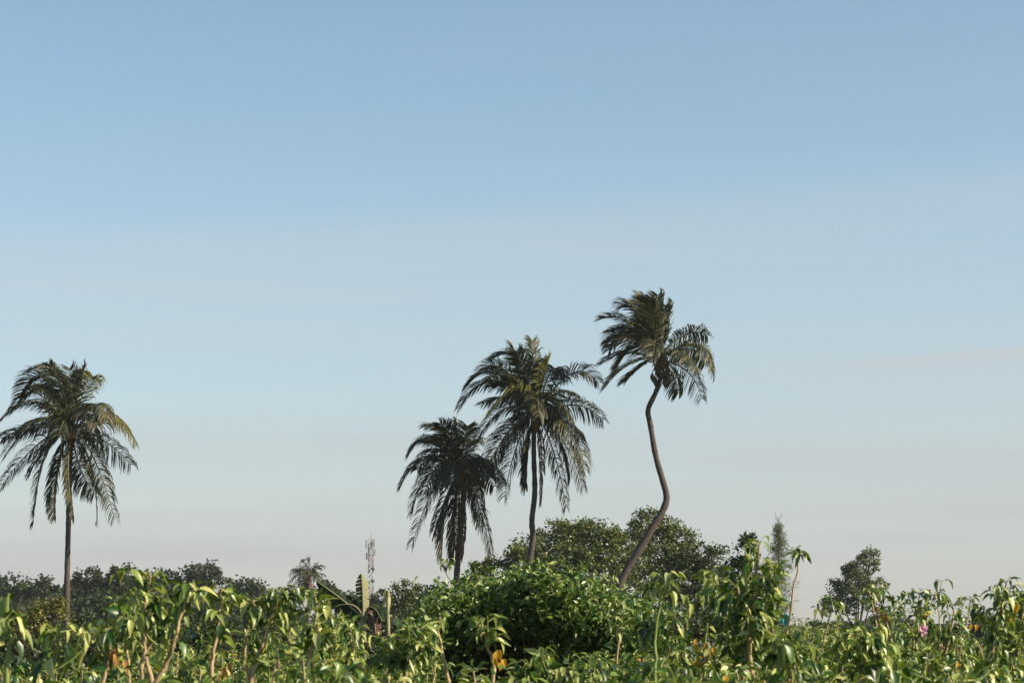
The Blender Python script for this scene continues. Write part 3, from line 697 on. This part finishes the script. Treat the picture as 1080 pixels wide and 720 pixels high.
LEAFM = [M_cane_leaf, M_cane_green, M_pale_leaf]
def shrub(label, D, canes, leaf=.15, n=26, rad=.011, pale=.15, yellow=(), dry=(), flowers=(), green=False, lo=.5, side=3, cat='shrub', spread=1.0, dark=False, droop=(-.2, 1.5), toph=10):
    """canes: list of pixel paths bottom->top"""
    leaf *= .70; n = int(n * .95); pale *= .7
    b = at(*canes[0][0], D); b = np.array([b[0], D, 0.0])
    root = thing('cane_shrub', b, label, cat, 'cane shrubs along the front of the thicket')
    gl = Geo()
    for ci, c in enumerate(canes):
        pts = [at(x, y, D + (ci * .25)) for x, y in c]
        d = norm(pts[0] - pts[1]) if len(pts) > 1 else np.array([0, 0, -1]); d[2] = min(d[2], -.8)
        foot = pts[0] + d / -d[2] * pts[0][2] * .999; foot[0] = foot[0] * .7 + b[0] * .3; foot[2] = 0
        path = smooth_path([foot, (foot + pts[0]) / 2 + np.array([0, .03, 0])] + pts, 26)
        path[4:-2] += nr.normal(size=(20, 3)) * .004
        g = Geo(); g.tube(path, np.linspace(rad * 1.6, rad * .45, 26), 6); g.build('cane', M_cane_green if green else M_cane, root)
        zf = max(0.0, (path[:, 2] < 1.25).mean())
        grow(gl, path, n, leaf, (0, 2), (1 - pale, pale), lo=max(lo, zf * .95), spread=spread, droop=droop, top=toph)
        for s in range(side):
            u = rnd.uniform(max(lo, zf), .84) if max(lo, zf) < .84 else max(lo, zf); p = path[int(u * 25)]; a = rnd.uniform(0, 6.28); ln = rnd.uniform(.10, .28) * leaf / .105
            q = p + np.array([math.cos(a) * ln * .7, math.sin(a) * ln * .7, ln * .8]); tw = smooth_path([p, (p + q) / 2 + np.array([math.cos(a) * .03, 0, -.02]), q], 7)
            gl.tube(tw, np.linspace(rad * .5, rad * .25, 7), 4, 1)
            grow(gl, tw, max(n // 3, 5), leaf * .9, (0, 2), (1 - pale, pale), lo=.2, top=3, spread=spread, droop=droop)
    gl.build('foliage', LEAFM, root)
    for lst, mt, nm in ((yellow, M_yellow_leaf, 'yellow_leaf'), (dry, M_dry_leaf, 'dry_leaf')):
        for (x, y) in lst:
            g = Geo(); p = at(x, y - leaf * F / D * .4, D - .1)
            k = 3; pos = p + nr.normal(size=(k, 3)) * .025
            g.inst(T_cane[0], T_cane[1], pos, frame(np.array([(rnd.uniform(-.4, .4), rnd.uniform(-.3, .3), -1) for _ in range(k)]), np.array([(rnd.uniform(-.5, .8), -.7, .5)] * k) + nr.normal(size=(k, 3)) * .3), leaf * nr.uniform(.45, .85, k))
            g.build(nm, mt, root)
    for (x, y) in flowers:
        g = Geo(); flower(g, at(x, y, D - .1), .06); flower(g, at(x + 1, y + 6, D - .1), .05); g.build('flower', M_pink, root)
    return root

S = shrub
S('cane with big lit leaves at the very left edge of the frame', 11, [[(6, 722), (10, 690), (10, 668), (4, 652)]], .155, 20, .012, .45, green=True, side=1)
S('low cane with one large drooping leaf in front of the lone palm trunk', 12, [[(50, 735), (58, 700), (63, 676), (62, 664)]], .15, 26, .009, .2, green=True, side=2)
S('tallest left cane shrub on two tan stems, right of the palm trunk', 14, [[(148, 722), (152, 690), (151, 655), (155, 625), (159, 606)], [(160, 722), (155, 700), (158, 675), (163, 650), (166, 628)]], .15, 36, .014, .3, side=4)
S('leaning tan cane curving right then up, second tall one from left', 14, [[(160, 730), (176, 700), (185, 670), (190, 650), (197, 630), (200, 616)]], .15, 32, .012, .25, side=3)
S('short cane carrying orange dead leaves at lower left', 14, [[(108, 725), (113, 700), (116, 680), (114, 650)]], .14, 24, .011, .3, dry=[(118, 694), (130, 698)], side=3)
S('leafy cane left of the tallest left pair with broad dark leaves', 15, [[(136, 725), (134, 690), (128, 660), (130, 640)]], .15, 30, .01, .15, side=4)
S('cane with a kinked stem and one long pale hanging leaf', 14.5, [[(222, 722), (225, 690), (230, 660), (232, 635), (234, 620)]], .15, 32, .011, .35, dry=[(240, 706)], side=4)
S('bushy cane shrub right of the kinked cane', 15, [[(262, 722), (258, 690), (262, 655), (268, 632)]], .14, 40, .011, .25, side=5)
S('long bare tan cane slanting up to the right', 15, [[(264, 722), (272, 694), (282, 664), (290, 640), (298, 622)]], .14, 30, .012, .3, lo=.7)
S('shrub of pale hanging leaves under the small distant palm', 16, [[(322, 722), (327, 694), (334, 668), (334, 645), (330, 624)]], .15, 38, .011, .4, side=4)
S('leafy shrub just left of the small distant palm', 16, [[(300, 722), (292, 690), (300, 655), (303, 628)]], .14, 38, .011, .3, side=4)
S('bright shrub below the left banana leaf', 17, [[(345, 722), (348, 695), (350, 670), (352, 648)]], .14, 40, .011, .35, side=5, yellow=[(347, 706)])
S('thin cane slanting left with star of pale leaves below the banana plant', 16, [[(386, 722), (376, 696), (369, 672), (368, 658)]], .14, 26, .01, .45, side=2, dry=[])
S('single upright cane with leafy tip, left of the vine mound', 17, [[(474, 722), (467, 690), (463, 668), (464, 650)]], .13, 24, .012, .2, lo=.82, side=0)
S('yellow-stemmed cane with broad leaves in front of the dark vine mound', 17, [[(520, 722), (520, 700), (513, 675), (508, 656)]], .15, 30, .013, .25, lo=.7, side=2, yellow=[(524, 696), (530, 704)])
S('broad leafed shrub below the banana shoot', 16, [[(425, 722), (430, 700), (440, 680), (445, 662)], [(418, 722), (412, 700), (410, 680)]], .15, 40, .011, .25, side=5)
S('thin dark sprig of small leaves beside the foot of the short palm', 30, [[(484, 640), (477, 618), (471, 604), (467, 594)]], .14, 22, .008, 0, lo=.86, side=2, green=True)
S('low bright shrub at the bottom centre', 15, [[(590, 730), (592, 715), (596, 705)], [(560, 730), (556, 715), (552, 704)]], .13, 40, .01, .35, side=5)
S('shrub rising from the right end of the vine mound', 24, [[(650, 722), (652, 680), (656, 650), (655, 634)]], .14, 44, .01, .3, side=5)
S('tall green cane with wilted pale crown leaves left of the dark tree gap', 16, [[(690, 722), (691, 690), (692, 655), (698, 630), (699, 609)]], .15, 24, .010, .6, green=True, lo=.8, side=1)
S('cane shrub on two stems beneath the wilted crown cane', 17, [[(708, 722), (709, 690), (710, 665), (712, 648)], [(672, 722), (678, 695), (682, 668), (684, 655)]], .15, 34, .010, .2, side=4)
S('shrub with two long pale leaves hanging against the dark tree', 18, [[(742, 722), (744, 680), (748, 640), (754, 604)]], .17, 30, .010, .65, green=True, lo=.75, side=3, droop=(1.2, 2.6))
S('tan canes crossing with bright orange yellow leaves', 17, [[(722, 725), (736, 705), (752, 682), (770, 665)], [(728, 725), (740, 708), (748, 690)]], .13, 18, .012, .3, yellow=[(742, 682), (738, 700), (746, 690)], side=2)
S('tallest leafy shrub right of centre crowned with broad leaves', 17, [[(794, 722), (791, 690), (790, 655), (796, 615), (801, 572)], [(783, 722), (786, 690), (782, 650), (778, 618)], [(805, 722), (803, 690), (806, 650), (812, 600)]], .16, 74, .014, .3, side=8, toph=20)
S('thin tall cane arching over with a drooping leafy head against the sky', 20, [[(828, 700), (830, 670), (834, 640), (839, 610), (842, 590), (840, 582)]], .15, 22, .010, .2, lo=.88, side=0, toph=14, green=False)
S('slender cane with small dark leaves against sky left of the tilted tree', 22, [[(862, 705), (868, 680), (874, 655), (878, 634)]], .14, 26, .010, .2, lo=.84, side=1)
S('shrub with a bent leafy head in front of the tilted tree', 20, [[(930, 715), (928, 680), (922, 645), (916, 622)], [(944, 700), (936, 660), (930, 635), (924, 618)]], .14, 26, .010, .35, side=5, dry=[(928, 652)])
S('shrub with one orange yellow leaf and a pink flower beneath', 22, [[(960, 715), (964, 680), (967, 650), (970, 624)], [(975, 715), (975, 690), (974, 660), (972, 640)]], .15, 42, .010, .2, yellow=[(978, 652)], flowers=[(973, 662)], side=5)
S('dark leafed cane tip on a reddish stem left of the dark shed', 22, [[(995, 700), (992, 665), (990, 645), (986, 624)]], .15, 20, .009, .1, lo=.88, side=1)
S('long tan cane slanting right over the dark shed', 20, [[(984, 722), (994, 695), (1002, 670), (1006, 645), (1002, 638)]], .14, 34, .014, .2, side=4)
S('cane with one dark leaf reaching left against the sky', 21, [[(1008, 715), (1012, 690), (1020, 655), (1024, 630)]], .15, 34, .010, .2, side=3, yellow=[(1027, 660)])
S('large leafy shrub at the right edge rising above its neighbours', 18, [[(1040, 722), (1046, 690), (1054, 650), (1062, 612)], [(1068, 722), (1072, 690), (1078, 650), (1082, 622)], [(1050, 722), (1056, 690), (1060, 660), (1066, 640)]], .15, 54, .012, .2, side=7, yellow=[(1072, 650)])
S('shrub with small golden leaf low in the field, right of the teal scrap', 18, [[(890, 722), (892, 705), (890, 690), (888, 672)]], .14, 40, .010, .3, side=5, yellow=[(893, 694)])
S('broad dark leafed shrub at the front below the tilted tree', 16, [[(905, 730), (910, 705), (915, 685), (918, 668)], [(930, 730), (925, 705), (930, 680)]], .17, 40, .010, .15, side=5)
S('pale leafed shrub at the front below the thin arching cane', 14, [[(836, 735), (832, 710), (826, 690), (824, 680)]], .16, 40, .010, .5, side=4)

# ------------------------------------------------------------------ vine mound in the middle
def mound():
    D = 29; sc = F / D
    b = at(570, 700, D); b[2] = 0
    root = thing('vine_mound', b, 'big rounded mound of glossy green vine with a dark hollow face, bottom centre', 'bush')
    g = Geo(); tr = Geo()
    prof_x = [432, 458, 480, 500, 520, 545, 575, 600, 625, 650, 675, 700]; prof_y = [660, 643, 634, 628, 622, 619, 617, 622, 627, 638, 652, 678]
    cl = []
    for i in range(1350):       # the sunlit skin over the top and right
        px = rnd.uniform(434, 698); top = np.interp(px, prof_x, prof_y); y = top + 5 + abs(rnd.gauss(0, 1)) * 14 + 6 * math.sin(px * .09) + 7 * math.sin(px * .23) + 5 * math.sin(px * .55 + 1)
        cl.append(at(px, y, D + rnd.uniform(-1.0, 2.6)))
    for i in range(26):
        px = rnd.uniform(440, 690); top = float(np.interp(px, prof_x, prof_y)); c_ = at(px, top + rnd.uniform(-5, 30), D + rnd.uniform(-1.4, .4)); rr = rnd.uniform(.10, .26)
        for _ in range(16): cl.append(c_ + nr.normal(size=3) * rr * .7)
    for i in range(560):        # right-hand flank, down to the ground
        px = rnd.uniform(600, 700); top = np.interp(px, prof_x, prof_y); cl.append(at(px, rnd.uniform(top + 10, 720), D + rnd.uniform(-.8, .9)))
    cl = np.array(cl)
    leaf_cloud(g, cl, nr.uniform(.08, .26, len(cl)), 11, .085, T_vine, 0, 1.0, .7, .35); leaf_cloud(g, cl, nr.uniform(.10, .26, len(cl)), 4, .09, T_cane, 1, 1.0, .5, .35)  # pale leaves mixed in as painted highlights on the mound
    cl = np.array([at(rnd.uniform(462, 680), rnd.uniform(650, 735), D + rnd.uniform(2.2, 3.4)) for _ in range(700)])
    leaf_cloud(g, cl, nr.uniform(.1, .3, len(cl)), 10, .115, T_vine, 0, 1.0, .6, .35)
    for i in range(46):
        p = at(rnd.uniform(470, 690), 735, D + rnd.uniform(.6, 2.6)); p[2] = 0
        q = at(rnd.uniform(470, 680), rnd.uniform(625, 660), D + rnd.uniform(.2, 2.0))
        tr.tube(smooth_path([p, (p + q) / 2 + nr.normal(size=3) * .2, q], 8), np.linspace(.02, .007, 8), 5)
    tr.build('stem', M_bark, root); g.build('foliage', [M_vine, M_pale_leaf], root)
    # shoots that stand up out of the mound
    for px, py, h in [(552, 620, 10), (575, 618, 20), (582, 616, 16), (500, 628, 14), (530, 620, 8), (620, 624, 12), (610, 624, 8), (645, 634, 10), (491, 630, 14), (600, 622, 10), (566, 618, 10)] + [(rnd.uniform(480, 680), 0, rnd.uniform(2, 16)) for _ in range(22)]:
        py = py or float(np.interp(px, prof_x, prof_y)) + 3
        g = Geo(); dd = D + rnd.uniform(-.6, .6)
        p = at(px, py + 10, dd); q = at(px + rnd.uniform(-8, 8), py - h * .6, dd); path = smooth_path([p, (p + q) / 2, q], 8)
        g.tube(path, np.linspace(.006, .003, 8), 4, 1); grow(g, path, 16, .095, (0, 2), (.6, .4), lo=.2, top=5, droop=(-.3, 1.0))
        g.build('shoot', LEAFM, root)
mound()

# ------------------------------------------------------------------ the thicket that fills the field
def thicket():
    g = Geo(); st = []
    # (depth range, how many, band of leaf tops in px)
    rows = [(12, 15, 60, 706, 730), (16, 20, 190, 686, 718), (20, 28, 300, 672, 704), (28, 38, 380, 660, 688), (38, 55, 360, 657, 676)]
    for d0, d1, n, y0, y1 in rows:
        for i in range(n):
            D = rnd.uniform(d0, d1); px = rnd.uniform(-160, 1240)
            if 465 < px < 640 and D > 24.5: continue
            if 470 < px < 620 and D > 16: continue
            if px < 110 and (D > 26 or (D > 13.5 and rnd.random() < .5)): continue
            if 350 < px < 470 and D > 24: continue
            if px < 300 and D > 20 and rnd.random() < .75: continue
            ty = rnd.uniform(y0, y1)
            if px < 110: ty = max(ty, 706)
            if px < 270 and D > 22: ty += 14
            if 270 <= px < 370: ty = ty - 14 if D < 28 else ty
            if 620 < px < 780 and D > 20: ty += 16
            if px > 940 and D > 36: ty = max(ty, 667)
            elif px > 800: ty = ty - 2 + 6 * math.sin(px * .05)
            top = at(px, ty, D); foot = np.array([top[0] + rnd.uniform(-.25, .25), D + rnd.uniform(-.2, .2), 0])
            path = smooth_path([foot, (foot + top) / 2 + nr.normal(size=3) * np.array([.08, .08, 0]), top], 14)
            g.tube(path, np.linspace(.014, .005, 14), 5, 3 if rnd.random() < .65 else 1, cap=False)
            pb = .13
            sz = rnd.uniform(.085, .115) if D < 20 else rnd.uniform(.07, .10)
            nl = 36 if D < 20 else 44
            grow(g, path, nl, sz, (0, 2, 4), (1 - pb - .015, pb, .015), lo=.45, top=5)
            for s in range(3):
                u = rnd.uniform(.5, .9); p = path[int(u * 13)]; a = rnd.uniform(0, 6.28); ln = rnd.uniform(.15, .45)
                q = p + np.array([math.cos(a) * ln, math.sin(a) * ln, ln * .5]); tw = smooth_path([p, (p + q) / 2, q], 5)
                g.tube(tw, np.linspace(.005, .003, 5), 4, 1, cap=False); grow(g, tw, 12, sz * .9, (0, 2, 4), (1 - pb - .02, pb, .02), lo=.1, top=3)
    # leafy undergrowth between the canes
    n = 5200; cl = []
    for i in range(n):
        D = 11.5 + 34 * rnd.random() ** .8; px = rnd.uniform(-160, 1240)
        if 470 < px < 620 and D > 17: continue
        if px < 110 and D > 13: continue
        if px < 300 and D > 17: continue
        if px < 480 and D > 21: continue
        p = at(px, 700, D); zmax = (1.30 if px < 480 else 1.45) + .012 * (D - 12); p[2] = zmax * (1 - abs(rnd.gauss(0, .2))); cl.append(p)
    cl = np.array(cl); leaf_cloud(g, cl, nr.uniform(  .12, .34, len(cl)), 18, .075, T_vine, 0, .8, .9, .3)
    tag(g.build('thicket', LEAFM + [M_cane, M_yellow_leaf]), 'dense sunlit thicket of leafy canes filling the field', 'thicket', kind='stuff')
thicket()

# ------------------------------------------------------------------ odd things in the thicket
def stake():
    D = 24; b = at(816, 760, D); b[2] = 0; t = at(811, 613, D)
    root = thing('stake', b, 'pale pink painted stake leaning among the tall shrubs', 'stake')
    d = t - b; g = Geo(); s = .026
    v = []; 
    for k in np.linspace(0, 1, 8):
        p = b + d * k + np.array([.01 * math.sin(k * 9), 0, 0]); w = s * (1 if k < .97 else .6)
        v += [p + np.array(o) for o in ((-w, -w * .5, 0), (w, -w * .5, 0), (w, w * .5, 0), (-w, w * .5, 0))]
    f = [(4 * k + j, 4 * k + (j + 1) % 4, 4 * k + 4 + (j + 1) % 4, 4 * k + 4 + j) for k in range(7) for j in range(4)] + [(28, 29, 30, 31), (3, 2, 1, 0)]
    g.add(v, f); g.build('post', M_stake, root, False)
    D = 22; p = at(829, 653, D); g = Geo(); n = 7; v = []
    for i in range(n):
        for j in range(n):
            x = (i / (n - 1) - .5) * .10; z = (j / (n - 1) - .5) * .09
            v.append(p + np.array([x + .02 * math.sin(z * 40), .025 * math.sin(i * 1.7 + j), z + .015 * math.sin(i * 1.3)]))
    f = [(i * n + j, (i + 1) * n + j, (i + 1) * n + j + 1, i * n + j + 1) for i in range(n - 1) for j in range(n - 1)]
    g.add(v, f); o = g.build('plastic_scrap', M_teal); md = o.modifiers.new('thick', 'SOLIDIFY'); md.thickness = .003
    tag(o, 'small crumpled teal plastic scrap caught beside the thin arching cane', 'plastic scrap')
stake()

# ------------------------------------------------------------------ haze
g = Geo(); g.box((-900, -60, -1.5), (900, 1300, 60))
m, N_, L_ = new_mat('haze_air')
pv = N_('ShaderNodeVolumePrincipled'); pv.inputs['Color'].default_value = (.86, .92, 1, 1); pv.inputs['Density'].default_value = .0001; pv.inputs['Anisotropy'].default_value = .2
o_ = N_('ShaderNodeOutputMaterial'); L_(pv.outputs[0], o_.inputs['Volume'])
tag(g.build('haze', m, smooth=False), 'thin blue haze over the distant wood', 'haze', kind='stuff')

for o in bpy.data.objects:
    if 'origin' in o: del o['origin']
